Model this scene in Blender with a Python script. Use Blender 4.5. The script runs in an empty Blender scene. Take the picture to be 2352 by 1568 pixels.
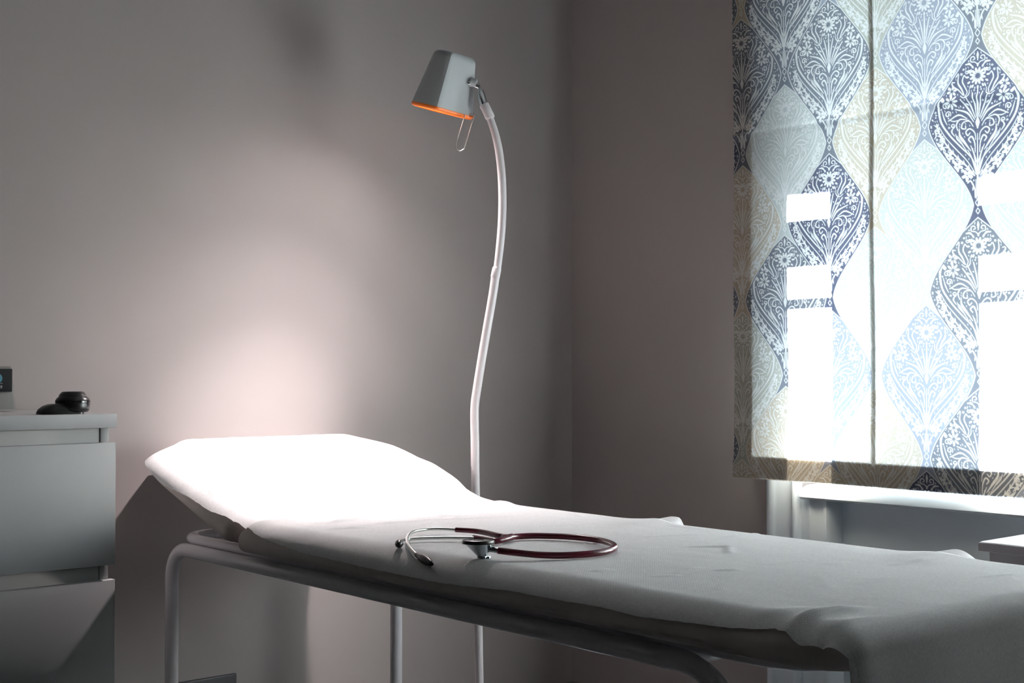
import bpy, bmesh, math, random
import numpy as np
from mathutils import Vector, Matrix, noise

# ------------------------------------------------------------------ camera, world, lights, exposure
S = bpy.context.scene
COL = S.collection
YAW = math.atan2(2816, 3141)
cd = bpy.data.cameras.new('camera'); cam = bpy.data.objects.new('camera', cd); COL.objects.link(cam)
cd.sensor_width = 36.0; cd.lens = 36 * 3140 / 2352
cd.clip_start = 0.05
cam.location = (0, 0, 1.05)
cam.rotation_euler = (math.radians(90) + math.atan(66 / 3140), 0, -YAW)
S.camera = cam

S.view_settings.view_transform = 'Standard'
S.view_settings.look = 'None'
S.view_settings.gamma = 1.0
S.view_settings.use_curve_mapping = False
S.view_settings.exposure = 0.52
S.cycles.use_denoising = True
S.cycles.max_bounces = 14
S.cycles.diffuse_bounces = 10
S.cycles.transmission_bounces = 10
S.cycles.transparent_max_bounces = 12
S.cycles.caustics_reflective = False
S.cycles.caustics_refractive = False

w = bpy.data.worlds.new('world'); S.world = w; w.use_nodes = True
w.node_tree.nodes['Background'].inputs[0].default_value = (0.72, 0.86, 1.0, 1)
w.node_tree.nodes['Background'].inputs[1].default_value = 2.9

TY, TZ = 0.45, 1.0                     # sunlight: towards +Y and down, per metre travelled towards -X
ld = bpy.data.lights.new('sun', 'SUN'); sun = bpy.data.objects.new('sun', ld); COL.objects.link(sun)
ld.energy = 165; ld.angle = math.radians(0.5); ld.color = (0.98, 0.98, 1.0)
sun.rotation_euler = Vector((-1, TY, -TZ)).to_track_quat('-Z', 'Y').to_euler()
sun.location = (6, 0, 5)

ld = bpy.data.lights.new('window_portal', 'AREA'); pt = bpy.data.objects.new('window_portal', ld); COL.objects.link(pt)
ld.shape = 'RECTANGLE'; ld.size = 2.1; ld.size_y = 1.75; ld.cycles.is_portal = True
pt.location = (3.66, 1.39, 1.53)
pt.rotation_euler = Vector((-1, 0, 0)).to_track_quat('-Z', 'Y').to_euler()

# room dimensions
XW, YW, ZC = 3.249, 3.32, 2.75
XL, YB = -1.7, -1.9
random.seed(4)

# ------------------------------------------------------------------ helpers
def obj(name, bm, m=None, parent=None, smooth=True, angle=40):
    me = bpy.data.meshes.new(name)
    bmesh.ops.recalc_face_normals(bm, faces=bm.faces)
    bm.to_mesh(me); bm.free()
    if m: me.materials.append(m)
    o = bpy.data.objects.new(name, me); COL.objects.link(o)
    if smooth:
        me.polygons.foreach_set('use_smooth', [True] * len(me.polygons))
        me.set_sharp_from_angle(angle=math.radians(angle))
    if parent: o.parent = parent
    return o

def thing(name, label, cat, loc=(0, 0, 0), rz=0, group=None):
    o = bpy.data.objects.new(name, None); COL.objects.link(o)
    o.location = loc; o.rotation_euler = (0, 0, rz)
    o['label'] = label; o['category'] = cat
    if group: o['group'] = group
    return o

def tag(o, label, cat):
    o['label'] = label; o['category'] = cat
    return o

def structure(o, label=None):
    o['kind'] = 'structure'
    if label: o['label'] = label
    return o

def box(bm, x0, x1, y0, y1, z0, z1, bev=0.0, seg=2):
    r = bmesh.ops.create_cube(bm, size=1.0)
    vs = r['verts']
    for v in vs:
        v.co.x = x0 if v.co.x < 0 else x1
        v.co.y = y0 if v.co.y < 0 else y1
        v.co.z = z0 if v.co.z < 0 else z1
    if bev > 0:
        es = {e for v in vs for e in v.link_edges}
        bmesh.ops.bevel(bm, geom=list(es), offset=bev, segments=seg, affect='EDGES', profile=0.5)

def spline(pts, n=10):
    P = [Vector(p) for p in pts]
    P = [P[0] * 2 - P[1]] + P + [P[-1] * 2 - P[-2]]
    out = []
    for i in range(1, len(P) - 2):
        a, b, c, d = P[i - 1], P[i], P[i + 1], P[i + 2]
        for k in range(n):
            t = k / n
            out.append(0.5 * ((2 * b) + (c - a) * t + (2 * a - 5 * b + 4 * c - d) * t * t + (3 * b - a - 3 * c + d) * t ** 3))
    out.append(P[-2].copy())
    return out

def tube(bm, path, r, seg=16, closed=False, caps=True, flat=1.0):
    P = [Vector(p) for p in path]
    N = len(P)
    R = r if isinstance(r, (list, tuple)) else [r] * N
    def tang(i):
        if closed: return (P[(i + 1) % N] - P[(i - 1) % N]).normalized()
        if i == 0: return (P[1] - P[0]).normalized()
        if i == N - 1: return (P[-1] - P[-2]).normalized()
        return (P[i + 1] - P[i - 1]).normalized()
    t0 = tang(0)
    nrm = t0.cross(Vector((0, 0, 1)))
    if nrm.length < 1e-3: nrm = t0.cross(Vector((0, 1, 0)))
    nrm.normalize()
    rings = []; tp = t0
    for i in range(N):
        t = tang(i)
        q = tp.rotation_difference(t)
        nrm = (q @ nrm); nrm = (nrm - t * nrm.dot(t)).normalized(); tp = t
        b = t.cross(nrm)
        rings.append([bm.verts.new(P[i] + (nrm * math.cos(2 * math.pi * k / seg) + b * math.sin(2 * math.pi * k / seg) * flat) * R[i]) for k in range(seg)])
    for i in range(N if closed else N - 1):
        A, B = rings[i], rings[(i + 1) % N]
        for k in range(seg):
            bm.faces.new((A[k], A[(k + 1) % seg], B[(k + 1) % seg], B[k]))
    if caps and not closed:
        bm.faces.new(rings[0][::-1]); bm.faces.new(rings[-1])

def lathe(bm, prof, center=(0, 0, 0), axis=(0, 0, 1), seg=40):
    """prof: list of (radius, height) along axis"""
    c = Vector(center); a = Vector(axis).normalized()
    q = Vector((0, 0, 1)).rotation_difference(a)
    rings = []
    for (r, h) in prof:
        if r < 1e-6:
            rings.append([bm.verts.new(c + q @ Vector((0, 0, h)))])
        else:
            rings.append([bm.verts.new(c + q @ Vector((r * math.cos(2 * math.pi * k / seg), r * math.sin(2 * math.pi * k / seg), h))) for k in range(seg)])
    for A, B in zip(rings, rings[1:]):
        for k in range(seg):
            k2 = (k + 1) % seg
            if len(A) == 1 and len(B) == 1: break
            if len(A) == 1: bm.faces.new((A[0], B[k2], B[k]))
            elif len(B) == 1: bm.faces.new((A[k], A[k2], B[0]))
            else: bm.faces.new((A[k], A[k2], B[k2], B[k]))

def corner_rect(x0, x1, y0, y1, r, n=10):
    """rounded rectangle outline; r = radii at (x0y0, x1y0, x1y1, x0y1)"""
    cs = [((x0, y0), r[0], 180), ((x1, y0), r[1], 270), ((x1, y1), r[2], 0), ((x0, y1), r[3], 90)]
    sg = [(1, 1), (-1, 1), (-1, -1), (1, -1)]
    out = []
    for ((x, y), rr, a0), (sx, sy) in zip(cs, sg):
        cx, cy = x + sx * rr, y + sy * rr
        for k in range(n + 1):
            a = math.radians(a0 + 90 * k / n)
            out.append((cx + rr * math.cos(a), cy + rr * math.sin(a)))
    return out

def loft(bm, loops, cap0=True, cap1=True):
    rs = [[bm.verts.new(p) for p in L] for L in loops]
    n = len(rs[0])
    for A, B in zip(rs, rs[1:]):
        for k in range(n):
            bm.faces.new((A[k], A[(k + 1) % n], B[(k + 1) % n], B[k]))
    if cap0: bm.faces.new(rs[0][::-1])
    if cap1: bm.faces.new(rs[-1])

def cushion(bm, x0, x1, y0, y1, z0, z1, r, edge=0.02, sh=(0.055, 0.036), n=6):
    """upholstered slab with rounded plan corners and rounded top and bottom edges"""
    loops = []
    for k in range(n + 1):
        a = math.radians(90 * k / n)
        ins = edge * (1 - math.sin(a)); z = z0 + edge * (1 - math.cos(a))
        loops.append([(x, y, z) for x, y in corner_rect(x0 + ins, x1 - ins, y0 + ins, y1 - ins, [max(q - ins, .002) for q in r])])
    for k in range(n + 3):
        a = math.radians(90 * k / (n + 2))
        ins = sh[0] * (1 - math.cos(a)); z = z1 - sh[1] * (1 - math.sin(a))
        loops.append([(x, y, z) for x, y in corner_rect(x0 + ins, x1 - ins, y0 + ins, y1 - ins, [max(q - ins, .002) for q in r])])
    loft(bm, loops)

# ------------------------------------------------------------------ materials
def mat(name, color, rough=0.5, metal=0.0, spec=0.5, noise_amt=0.0, noise_scale=8.0, bump=0.0, bump_scale=200.0, coat=0.0):
    m = bpy.data.materials.new(name); m.use_nodes = True
    nt = m.node_tree; b = nt.nodes['Principled BSDF']
    b.inputs['Base Color'].default_value = (*color, 1)
    b.inputs['Roughness'].default_value = rough
    b.inputs['Metallic'].default_value = metal
    b.inputs['Specular IOR Level'].default_value = spec
    b.inputs['Coat Weight'].default_value = coat
    tc = nt.nodes.new('ShaderNodeTexCoord')
    if noise_amt:
        n = nt.nodes.new('ShaderNodeTexNoise'); n.inputs['Scale'].default_value = noise_scale; n.inputs['Detail'].default_value = 4
        nt.links.new(tc.outputs['Object'], n.inputs['Vector'])
        r = nt.nodes.new('ShaderNodeMapRange'); r.inputs[1].default_value = 0.3; r.inputs[2].default_value = 0.7
        r.inputs[3].default_value = 1 - noise_amt; r.inputs[4].default_value = 1 + noise_amt
        nt.links.new(n.outputs['Fac'], r.inputs[0])
        h = nt.nodes.new('ShaderNodeHueSaturation'); h.inputs['Color'].default_value = (*color, 1)
        nt.links.new(r.outputs[0], h.inputs['Value']); nt.links.new(h.outputs[0], b.inputs['Base Color'])
    if bump:
        n2 = nt.nodes.new('ShaderNodeTexNoise'); n2.inputs['Scale'].default_value = bump_scale; n2.inputs['Detail'].default_value = 3
        nt.links.new(tc.outputs['Object'], n2.inputs['Vector'])
        bp = nt.nodes.new('ShaderNodeBump'); bp.inputs['Strength'].default_value = bump; bp.inputs['Distance'].default_value = 0.002
        nt.links.new(n2.outputs['Fac'], bp.inputs['Height']); nt.links.new(bp.outputs[0], b.inputs['Normal'])
    return m

M = {}
M['wall'] = mat('wall_paint', (0.345, 0.311, 0.302), 0.75, spec=0.3, noise_amt=0.02, noise_scale=1.6, bump=0.06, bump_scale=90)
M['wall_dark'] = mat('low_bounce_wall', (0.13, 0.12, 0.115), 0.75, spec=0.3, noise_amt=0.02, bump=0.05)  # unseen walls, darkened to cut the light bounced back into the room
M['ceiling'] = mat('ceiling_paint', (0.36, 0.36, 0.355), 0.9, noise_amt=0.02, bump=0.05)
M['floor'] = mat('vinyl_floor', (0.07, 0.07, 0.075), 0.45, noise_amt=0.08, noise_scale=14)
M['trim'] = mat('white_gloss_paint', (0.60, 0.66, 0.71), 0.35, noise_amt=0.015, bump=0.05, bump_scale=60)
M['tube'] = mat('white_enamelled_steel', (0.72, 0.70, 0.73), 0.22, spec=0.5, noise_amt=0.01)
M['vinyl'] = mat('cream_upholstery', (0.60, 0.54, 0.51), 0.55, noise_amt=0.03, noise_scale=30, bump=0.15, bump_scale=500)
M['board'] = mat('dark_underboard', (0.05, 0.047, 0.045), 0.7, noise_amt=0.05)
M['chest'] = mat('white_foil_board', (0.36, 0.362, 0.362), 0.5, noise_amt=0.012, noise_scale=5)
M['chest_in'] = mat('drawer_gap_board', (0.36, 0.362, 0.35), 0.55, noise_amt=0.02)
M['shade'] = mat('grey_lamp_enamel', (0.42, 0.44, 0.45), 0.42, noise_amt=0.01)
M['orange'] = mat('orange_rubber', (0.95, 0.20, 0.02), 0.35, noise_amt=0.02)
M['chrome'] = mat('chrome', (0.86, 0.88, 0.9), 0.08, metal=1.0, noise_amt=0.01)
M['wire'] = mat('steel_wire', (0.55, 0.53, 0.5), 0.25, metal=1.0, noise_amt=0.02)
M['hose'] = mat('white_plastic_hose', (0.80, 0.74, 0.75), 0.35, noise_amt=0.01)
M['black'] = mat('black_plastic', (0.008, 0.008, 0.009), 0.28, noise_amt=0.05)
M['blackgloss'] = mat('black_glossy_band', (0.012, 0.013, 0.014), 0.12, noise_amt=0.05)
M['screen'] = mat('black_screen', (0.004, 0.005, 0.006), 0.6, spec=0.15, noise_amt=0.03)
M['case'] = mat('pale_plastic_case', (0.14, 0.14, 0.13), 0.5, noise_amt=0.02)
M['socket'] = mat('dark_grey_plate', (0.045, 0.045, 0.055), 0.4, noise_amt=0.04)
M['knob'] = mat('pale_grey_knob', (0.45, 0.44, 0.50), 0.4, noise_amt=0.03)
M['burgundy'] = mat('burgundy_tubing', (0.095, 0.006, 0.018), 0.26, spec=0.5, noise_amt=0.05, noise_scale=40)
M['alu'] = mat('brushed_tube_metal', (0.62, 0.64, 0.62), 0.3, metal=1.0, noise_amt=0.02)
M['steel'] = mat('chestpiece_steel', (0.50, 0.55, 0.58), 0.22, metal=1.0, noise_amt=0.02)
M['rubber'] = mat('dark_rubber', (0.02, 0.02, 0.02), 0.35, noise_amt=0.05)
M['diaphragm'] = mat('grey_diaphragm', (0.33, 0.33, 0.32), 0.3, noise_amt=0.03)
M['print'] = mat('dark_print', (0.08, 0.08, 0.08), 0.5, noise_amt=0.02)
M['stone'] = mat('sun_blocker_stone', (0.16, 0.155, 0.15), 0.85, noise_amt=0.05)
M['outground'] = mat('outside_paving', (0.06, 0.065, 0.06), 0.9, noise_amt=0.05)
M['tabletop'] = mat('white_laminate', (0.75, 0.76, 0.78), 0.3, noise_amt=0.01)
M['tableedge'] = mat('grey_edge', (0.30, 0.28, 0.30), 0.5, noise_amt=0.02)

def emit_mat(name, color, strength):
    m = bpy.data.materials.new(name); m.use_nodes = True; nt = m.node_tree; b = nt.nodes['Principled BSDF']
    b.inputs['Base Color'].default_value = (0.01, 0.01, 0.01, 1)
    b.inputs['Emission Color'].default_value = (*color, 1); b.inputs['Emission Strength'].default_value = strength
    n = nt.nodes.new('ShaderNodeTexNoise'); n.inputs['Scale'].default_value = 3
    r = nt.nodes.new('ShaderNodeMapRange'); r.inputs[3].default_value = strength * .95; r.inputs[4].default_value = strength * 1.05
    nt.links.new(n.outputs['Fac'], r.inputs[0]); nt.links.new(r.outputs[0], b.inputs['Emission Strength'])
    return m
M['screenicon'] = emit_mat('screen_blue_icon', (0.02, 0.20, 0.27), 0.35)
M['screentext'] = emit_mat('screen_white_text', (0.3, 0.32, 0.34), 0.25)
M['bulb'] = emit_mat('lamp_bulb', (1.0, 0.86, 0.80), 12)

def glass_mat():
    m = bpy.data.materials.new('window_glass'); m.use_nodes = True; nt = m.node_tree
    for n in list(nt.nodes): nt.nodes.remove(n)
    o = nt.nodes.new('ShaderNodeOutputMaterial'); t = nt.nodes.new('ShaderNodeBsdfTransparent'); g = nt.nodes.new('ShaderNodeBsdfGlossy')
    t.inputs[0].default_value = (0.95, 0.98, 0.97, 1); g.inputs['Roughness'].default_value = 0.02
    lw = nt.nodes.new('ShaderNodeLayerWeight'); f = nt.nodes.new('ShaderNodeMapRange')
    f.inputs[1].default_value = .55; f.inputs[2].default_value = 1.0; f.inputs[3].default_value = .04; f.inputs[4].default_value = .6
    nt.links.new(lw.outputs['Facing'], f.inputs[0])
    mx = nt.nodes.new('ShaderNodeMixShader')
    nt.links.new(f.outputs[0], mx.inputs[0]); nt.links.new(t.outputs[0], mx.inputs[1]); nt.links.new(g.outputs[0], mx.inputs[2])
    nt.links.new(mx.outputs[0], o.inputs[0])
    return m
M['glass'] = glass_mat()

def cloth_mat(name, color=None, trans=0.5, attr=None, weave=900.0, embo=None):
    """thin fabric or paper: diffuse + translucent, with a woven or embossed bump"""
    m = bpy.data.materials.new(name); m.use_nodes = True; nt = m.node_tree
    for n in list(nt.nodes): nt.nodes.remove(n)
    o = nt.nodes.new('ShaderNodeOutputMaterial'); d = nt.nodes.new('ShaderNodeBsdfDiffuse'); t = nt.nodes.new('ShaderNodeBsdfTranslucent')
    mx = nt.nodes.new('ShaderNodeMixShader'); mx.inputs[0].default_value = trans
    nt.links.new(d.outputs[0], mx.inputs[1]); nt.links.new(t.outputs[0], mx.inputs[2]); nt.links.new(mx.outputs[0], o.inputs[0])
    tc = nt.nodes.new('ShaderNodeTexCoord')
    n = nt.nodes.new('ShaderNodeTexNoise'); n.inputs['Scale'].default_value = 260; n.inputs['Detail'].default_value = 2
    nt.links.new(tc.outputs['Object'], n.inputs['Vector'])
    r = nt.nodes.new('ShaderNodeMapRange'); r.inputs[1].default_value = .3; r.inputs[2].default_value = .7
    r.inputs[3].default_value = .93; r.inputs[4].default_value = 1.05
    nt.links.new(n.outputs['Fac'], r.inputs[0])
    h = nt.nodes.new('ShaderNodeHueSaturation'); nt.links.new(r.outputs[0], h.inputs['Value'])
    if attr:
        a = nt.nodes.new('ShaderNodeAttribute'); a.attribute_name = attr
        nt.links.new(a.outputs['Color'], h.inputs['Color'])
    else:
        h.inputs['Color'].default_value = (*color, 1)
    nt.links.new(h.outputs[0], d.inputs[0]); nt.links.new(h.outputs[0], t.inputs[0])
    if embo:
        sx = nt.nodes.new('ShaderNodeMapping'); sx.inputs['Rotation'].default_value = (0, 0, math.radians(45)); sx.inputs['Scale'].default_value = (embo, embo, 0.0)
        nt.links.new(tc.outputs['Object'], sx.inputs[0])
        ck = nt.nodes.new('ShaderNodeTexVoronoi'); ck.feature = 'F1'; ck.distance = 'CHEBYCHEV'; ck.inputs['Randomness'].default_value = 0.0; ck.inputs['Scale'].default_value = 1.0
        nt.links.new(sx.outputs[0], ck.inputs['Vector'])
        bp = nt.nodes.new('ShaderNodeBump'); bp.inputs['Strength'].default_value = 0.35; bp.inputs['Distance'].default_value = 0.0006
        nt.links.new(ck.outputs['Distance'], bp.inputs['Height']); nt.links.new(bp.outputs[0], d.inputs['Normal'])
    return m
M['paper'] = cloth_mat('embossed_paper', (0.88, 0.87, 0.875), 0.08, embo=260)
M['blind'] = cloth_mat('damask_fabric', None, 0.62, attr='pattern')
M['lining'] = cloth_mat('blind_lining', (0.50, 0.42, 0.34), 0.03)
M['tape'] = cloth_mat('blind_tape', (0.36, 0.29, 0.20), 0.03)

# ------------------------------------------------------------------ room shell
def slab(name, m, *boxes):
    bm = bmesh.new()
    for b in boxes: box(bm, *b)
    return structure(obj(name, bm, m, smooth=False))
OY0, OY1, OZ0, OZ1 = 0.40, 2.39, 0.69, 2.36        # window opening
XO = 3.62
slab('floor', M['floor'], (XL - .2, XO, YB - .2, YW + .2, -0.15, 0))
slab('ceiling', M['ceiling'], (XL - .2, XO, YB - .2, YW + .2, ZC, ZC + .15))
slab('wall_back', M['wall'], (XL - .2, XO, YW, YW + .2, 0, ZC))
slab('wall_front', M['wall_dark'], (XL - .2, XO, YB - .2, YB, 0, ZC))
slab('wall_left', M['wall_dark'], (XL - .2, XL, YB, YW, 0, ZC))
slab('wall_right', M['wall'],
     (XW, XO, YB, OY0, 0, ZC), (XW, XO, OY1, YW, 0, ZC), (XW, XO, OY0, OY1, OZ1, ZC),
     (XW + .07, XO, OY0, OY1, 0, OZ0 - .005))

# architrave round the window, running to the floor, with a raised outer lip and an inner bead
def profile_strip(bm, prof, z0, z1):
    """prof: list of (y, x) points, extruded between z0 and z1"""
    a = [bm.verts.new((x, y, z0)) for y, x in prof]; b = [bm.verts.new((x, y, z1)) for y, x in prof]
    n = len(prof)
    for k in range(n): bm.faces.new((a[k], a[(k + 1) % n], b[(k + 1) % n], b[k]))
    bm.faces.new(a[::-1]); bm.faces.new(b)
bm = bmesh.new()
arch = [(2.482, XW), (2.482, XW - .026), (2.476, XW - .030), (2.462, XW - .030), (2.455, XW - .024), (2.448, XW - .018),
        (2.400, XW - .018), (2.394, XW - .026), (2.386, XW - .028), (2.378, XW - .024), (2.374, XW - .010), (2.374, XW)]
profile_strip(bm, arch, 0, 2.46)
m_arch = [(OY0 + OY1 - y, x) for y, x in arch]
profile_strip(bm, m_arch, 0, 2.46)
box(bm, XW - .018, XW, OY0, OY1, OZ1 - .01, 2.45, .003)
structure(obj('trim_1', bm, M['trim'], angle=50))
# panelled apron under the sill
bm = bmesh.new()
stile = [(2.374, XW + .06), (2.374, XW - .004), (2.352, XW - .004), (2.346, XW - .010), (2.338, XW - .010), (2.332, XW - .004),
         (2.300, XW - .004), (2.294, XW - .012), (2.284, XW - .012), (2.278, XW - .004), (2.274, XW + .06)]
profile_strip(bm, stile, 0, OZ0 - .006)
profile_strip(bm, [(OY0 + OY1 - y, x) for y, x in stile], 0, OZ0 - .006)
box(bm, XW + .055, XW + .075, OY0, OY1, 0, OZ0 - .006)
structure(obj('trim_2', bm, M['trim'], angle=50))
# sill board with a sloping nosing
bm = bmesh.new()
sill = [(XW + .20, .683), (XW - .028, .683), (XW - .036, .690), (XW - .034, .699), (XW - .014, .717), (XW + .01, .722), (XW + .20, .728)]
a = [bm.verts.new((x, OY0 + .002, z)) for x, z in sill]; b = [bm.verts.new((x, OY1 - .03, z)) for x, z in sill]
for k in range(len(sill)): bm.faces.new((a[k], a[(k + 1) % len(sill)], b[(k + 1) % len(sill)], b[k]))
bm.faces.new(a[::-1]); bm.faces.new(b)
structure(obj('window_sill', bm, M['trim'], angle=50))

# window: a narrow side light, a mullion and a wide sash with meeting rail and glazing bar
win = bpy.data.objects.new('window_1', None); COL.objects.link(win); win['kind'] = 'structure'; win.location = (3.42, 1.67, .72)
def wpart(name, m, boxes, bev=.003):
    bm = bmesh.new()
    for (x0, x1, y0, y1, z0, z1) in boxes: box(bm, x0 - 3.42, x1 - 3.42, y0 - 1.67, y1 - 1.67, z0 - .72, z1 - .72, bev)
    o = obj(name, bm, m, win, angle=30); return o
wpart('frame', M['trim'], [(3.37, 3.47, 2.264, OY1, .72, OZ1), (3.37, 3.47, OY0, OY0 + .07, .72, OZ1), (3.37, 3.47, OY0, OY1, OZ1 - .06, OZ1)])
wpart('bottom_rail', M['trim'], [(3.40, 3.45, OY0 + .07, 2.264, .726, .775)])
wpart('mullion', M['trim'], [(3.38, 3.46, 1.975, 2.080, .76, OZ1 - .05)])
wpart('mullion', M['trim'], [(3.38, 3.46, .80, .90, .76, OZ1 - .05)])
wpart('meeting_rail', M['trim'], [(3.38, 3.46, OY0 + .07, 2.264, 1.636, 1.690)])
wpart('glazing_bar', M['trim'], [(3.41, 3.43, OY0 + .07, 2.264, 1.487, 1.499)], .002)
wpart('pane', M['glass'], [(3.418, 3.422, 2.080, 2.264, .77, OZ1 - .05)], 0)
wpart('pane', M['glass'], [(3.418, 3.422, OY0 + .07, 1.975, .77, OZ1 - .05)], 0)

# outside: unseen column and canopy added to shade the blind, paving
bm = bmesh.new(); lathe(bm, [(0, 0), (.24, 0), (.24, .12), (.205, .2), (.205, 2.55), (.25, 2.724), (0, 2.724)], (4.0, 1.609, 0), seg=48)
structure(obj('sun_blocker_column', bm, M['stone']))
bm = bmesh.new(); box(bm, XO, 4.35, -2.2, 3.6, 2.724, 2.83)
structure(obj('sun_blocker_canopy', bm, M['stone'], smooth=False))
bm = bmesh.new(); box(bm, XO, 14, -8, 12, -.2, -.02)
structure(obj('ground', bm, M['outground'], smooth=False))

# ------------------------------------------------------------------ patterned blind
PER, CS = 0.4286, 0.1497                # vertical repeat, column spacing of the ogee lattice
COLY0 = 2.367                          # a column whose necks lie at z = NECK0 + k*PER
NECK0 = 1.0362
APX = 0.0316                            # apex lies this far below the neck centre
def motif():
    """one damask palmette, rasterised over one repeat: rows t in [0,1] from the apex down, columns x in [-.38,.38] repeats"""
    RES = 760; WX = 0.40
    H, W_ = RES, int(RES * 2 * WX)
    img = np.zeros((H, W_), np.float32)
    def seg(p, q, r0, r1):
        (x0, y0), (x1, y1) = p, q
        rm = max(r0, r1) + 2 / RES
        i0, i1 = int((min(y0, y1) - rm) * RES), int((max(y0, y1) + rm) * RES) + 1
        j0, j1 = int((min(x0, x1) - rm + WX) * RES), int((max(x0, x1) + rm + WX) * RES) + 1
        i0, i1 = max(i0, 0), min(i1, H); j0, j1 = max(j0, 0), min(j1, W_)
        if i0 >= i1 or j0 >= j1: return
        yy, xx = np.mgrid[i0:i1, j0:j1]
        yy = (yy + .5) / RES; xx = (xx + .5) / RES - WX
        dx, dy = x1 - x0, y1 - y0; L2 = dx * dx + dy * dy + 1e-9
        t = np.clip(((xx - x0) * dx + (yy - y0) * dy) / L2, 0, 1)
        d = np.hypot(xx - x0 - t * dx, yy - y0 - t * dy) - (r0 + (r1 - r0) * t)
        v = np.clip(.5 - d * RES, 0, 1)
        img[i0:i1, j0:j1] = np.maximum(img[i0:i1, j0:j1], v)
    def C(p): return ((p[0] - 530) / 1621, (p[1] - 80) / 1621)
    def stroke(pts, w0, w1=None, w2=None, mir=True):
        """smooth stroke; widths (crop units) at start, middle, end"""
        w1 = w0 if w1 is None else w1; w2 = w1 if w2 is None else w2
        P = spline([(x, y, 0) for x, y in pts], 7) if len(pts) > 2 else [Vector((*pts[0], 0)).lerp(Vector((*pts[1], 0)), k / 6) for k in range(7)]
        n = len(P) - 1
        for k in range(n):
            def wd(u): return (1.6 + 1.0 * (w0 + (w1 - w0) * u * 2 if u < .5 else w1 + (w2 - w1) * (u * 2 - 1))) / 2 / 1621
            a, b = P[k], P[k + 1]
            seg(C((a.x, a.y)), C((b.x, b.y)), wd(k / n), wd((k + 1) / n))
            if mir: seg(C((1060 - a.x, a.y)), C((1060 - b.x, b.y)), wd(k / n), wd((k + 1) / n))
    def flower(cx, cy, n, r0, r1, w, off=0, mir=True):
        for k in range(n):
            a = 2 * math.pi * (k + off) / n
            m_ = (r0 + r1) / 2
            stroke([(cx + r0 * math.cos(a), cy + r0 * math.sin(a)), (cx + m_ * math.cos(a), cy + m_ * math.sin(a)), (cx + r1 * math.cos(a), cy + r1 * math.sin(a))], w * .35, w, w * .75, mir)
    def curl(cx, cy, r, a0, turns, w, mir=True):
        pts = []
        for k in range(9):
            u = k / 8; a = math.radians(a0) + turns * 2 * math.pi * u; rr = r * (1 - .72 * u)
            pts.append((cx + rr * math.cos(a), cy + rr * math.sin(a)))
        stroke(pts, w * .7, w, w * 1.2, mir)
    stroke([(530, 118), (530, 150), (530, 200)], 5, 24, 6, False)
    stroke([(532, 240), (560, 215), (600, 205), (600, 168), (572, 160), (560, 182), (578, 192)], 7, 10, 8)
    stroke([(585, 255), (615, 225), (655, 225)], 6, 20, 10)
    flower(530, 350, 12, 30, 74, 24, .5, False); flower(530, 350, 12, 92, 116, 19, 0, False)
    stroke([(655, 535), (640, 490), (668, 430), (690, 380), (672, 328), (655, 345)], 6, 12, 8)
    stroke([(668, 520), (700, 450), (735, 390), (728, 305)], 8, 17, 6)
    stroke([(680, 515), (735, 455), (785, 420), (800, 380), (770, 380)], 6, 14, 8)
    stroke([(618, 470), (622, 520), (665, 545), (705, 520)], 6, 9, 6)
    flower(800, 462, 6, 18, 46, 24, .2); flower(800, 570, 8, 20, 62, 22, .1)
    stroke([(838, 400), (836, 440)], 10, 18, 8); curl(868, 600, 30, 200, 1.1, 9); curl(842, 680, 34, 150, 1.2, 10)
    stroke([(530, 745), (529, 620), (530, 470)], 7, 18, 8, False)
    stroke([(542, 740), (558, 620), (584, 505)], 6, 13, 9)
    stroke([(552, 750), (595, 640), (640, 545)], 6, 13, 8)
    stroke([(560, 765), (620, 665), (700, 555)], 6, 16, 9)
    stroke([(570, 785), (640, 690), (765, 640)], 6, 17, 8)
    stroke([(640, 745), (730, 700), (838, 745)], 6, 15, 8)
    stroke([(620, 765), (710, 745), (750, 790), (735, 850)], 6, 14, 8)
    stroke([(690, 745), (775, 755), (830, 735)], 5, 9, 5)
    stroke([(530, 745), (530, 795), (530, 850)], 10, 44, 10, False)
    stroke([(575, 830), (615, 775), (680, 780), (695, 830), (655, 842), (655, 815)], 6, 12, 9)
    stroke([(548, 960), (560, 890), (610, 848), (650, 872), (632, 910), (608, 888)], 6, 13, 9)
    stroke([(552, 1080), (560, 985), (590, 925), (622, 948), (600, 980)], 6, 16, 9)
    stroke([(600, 1060), (655, 985), (712, 905), (720, 835)], 5, 26, 7)
    stroke([(535, 1180), (570, 1080), (600, 1010)], 7, 12, 5)
    stroke([(540, 1255), (590, 1130), (715, 1000), (825, 880), (915, 745), (940, 600), (915, 520), (885, 545)], 8, 16, 32)
    stroke([(548, 1290), (640, 1150), (770, 1010), (870, 895), (935, 790)], 6, 9, 6)
    spine = spline([(562, 1300, 0), (650, 1195, 0), (765, 1085, 0), (865, 960, 0), (935, 850, 0), (962, 760, 0)], 6)
    for k in range(0, len(spine) - 1):
        a, b = spine[k], spine[k + 1]
        stroke([(a.x, a.y), (b.x, b.y)], 13)
        if k % 3 == 1:
            d = (b - a).normalized(); n = Vector((-d.y, d.x, 0))
            stroke([(a.x, a.y), (a.x + d.x * 34 + n.x * 30, a.y + d.y * 34 + n.y * 30)], 18, 12, 3)
            stroke([(a.x, a.y), (a.x + d.x * 30 - n.x * 22, a.y + d.y * 30 - n.y * 22)], 15, 10, 3)
    for (fx, fy, rr) in ((925, 990, 42), (832, 1098, 46), (738, 1195, 48), (636, 1292, 50)):
        flower(fx, fy, 5, 12, rr, 32, .3 + fy * .01); curl(fx - 8, fy - 66, 20, 30, 1.0, 8); stroke([(fx + 45, fy - 52), (fx + 30, fy - 30)], 12, 16, 6)
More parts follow.
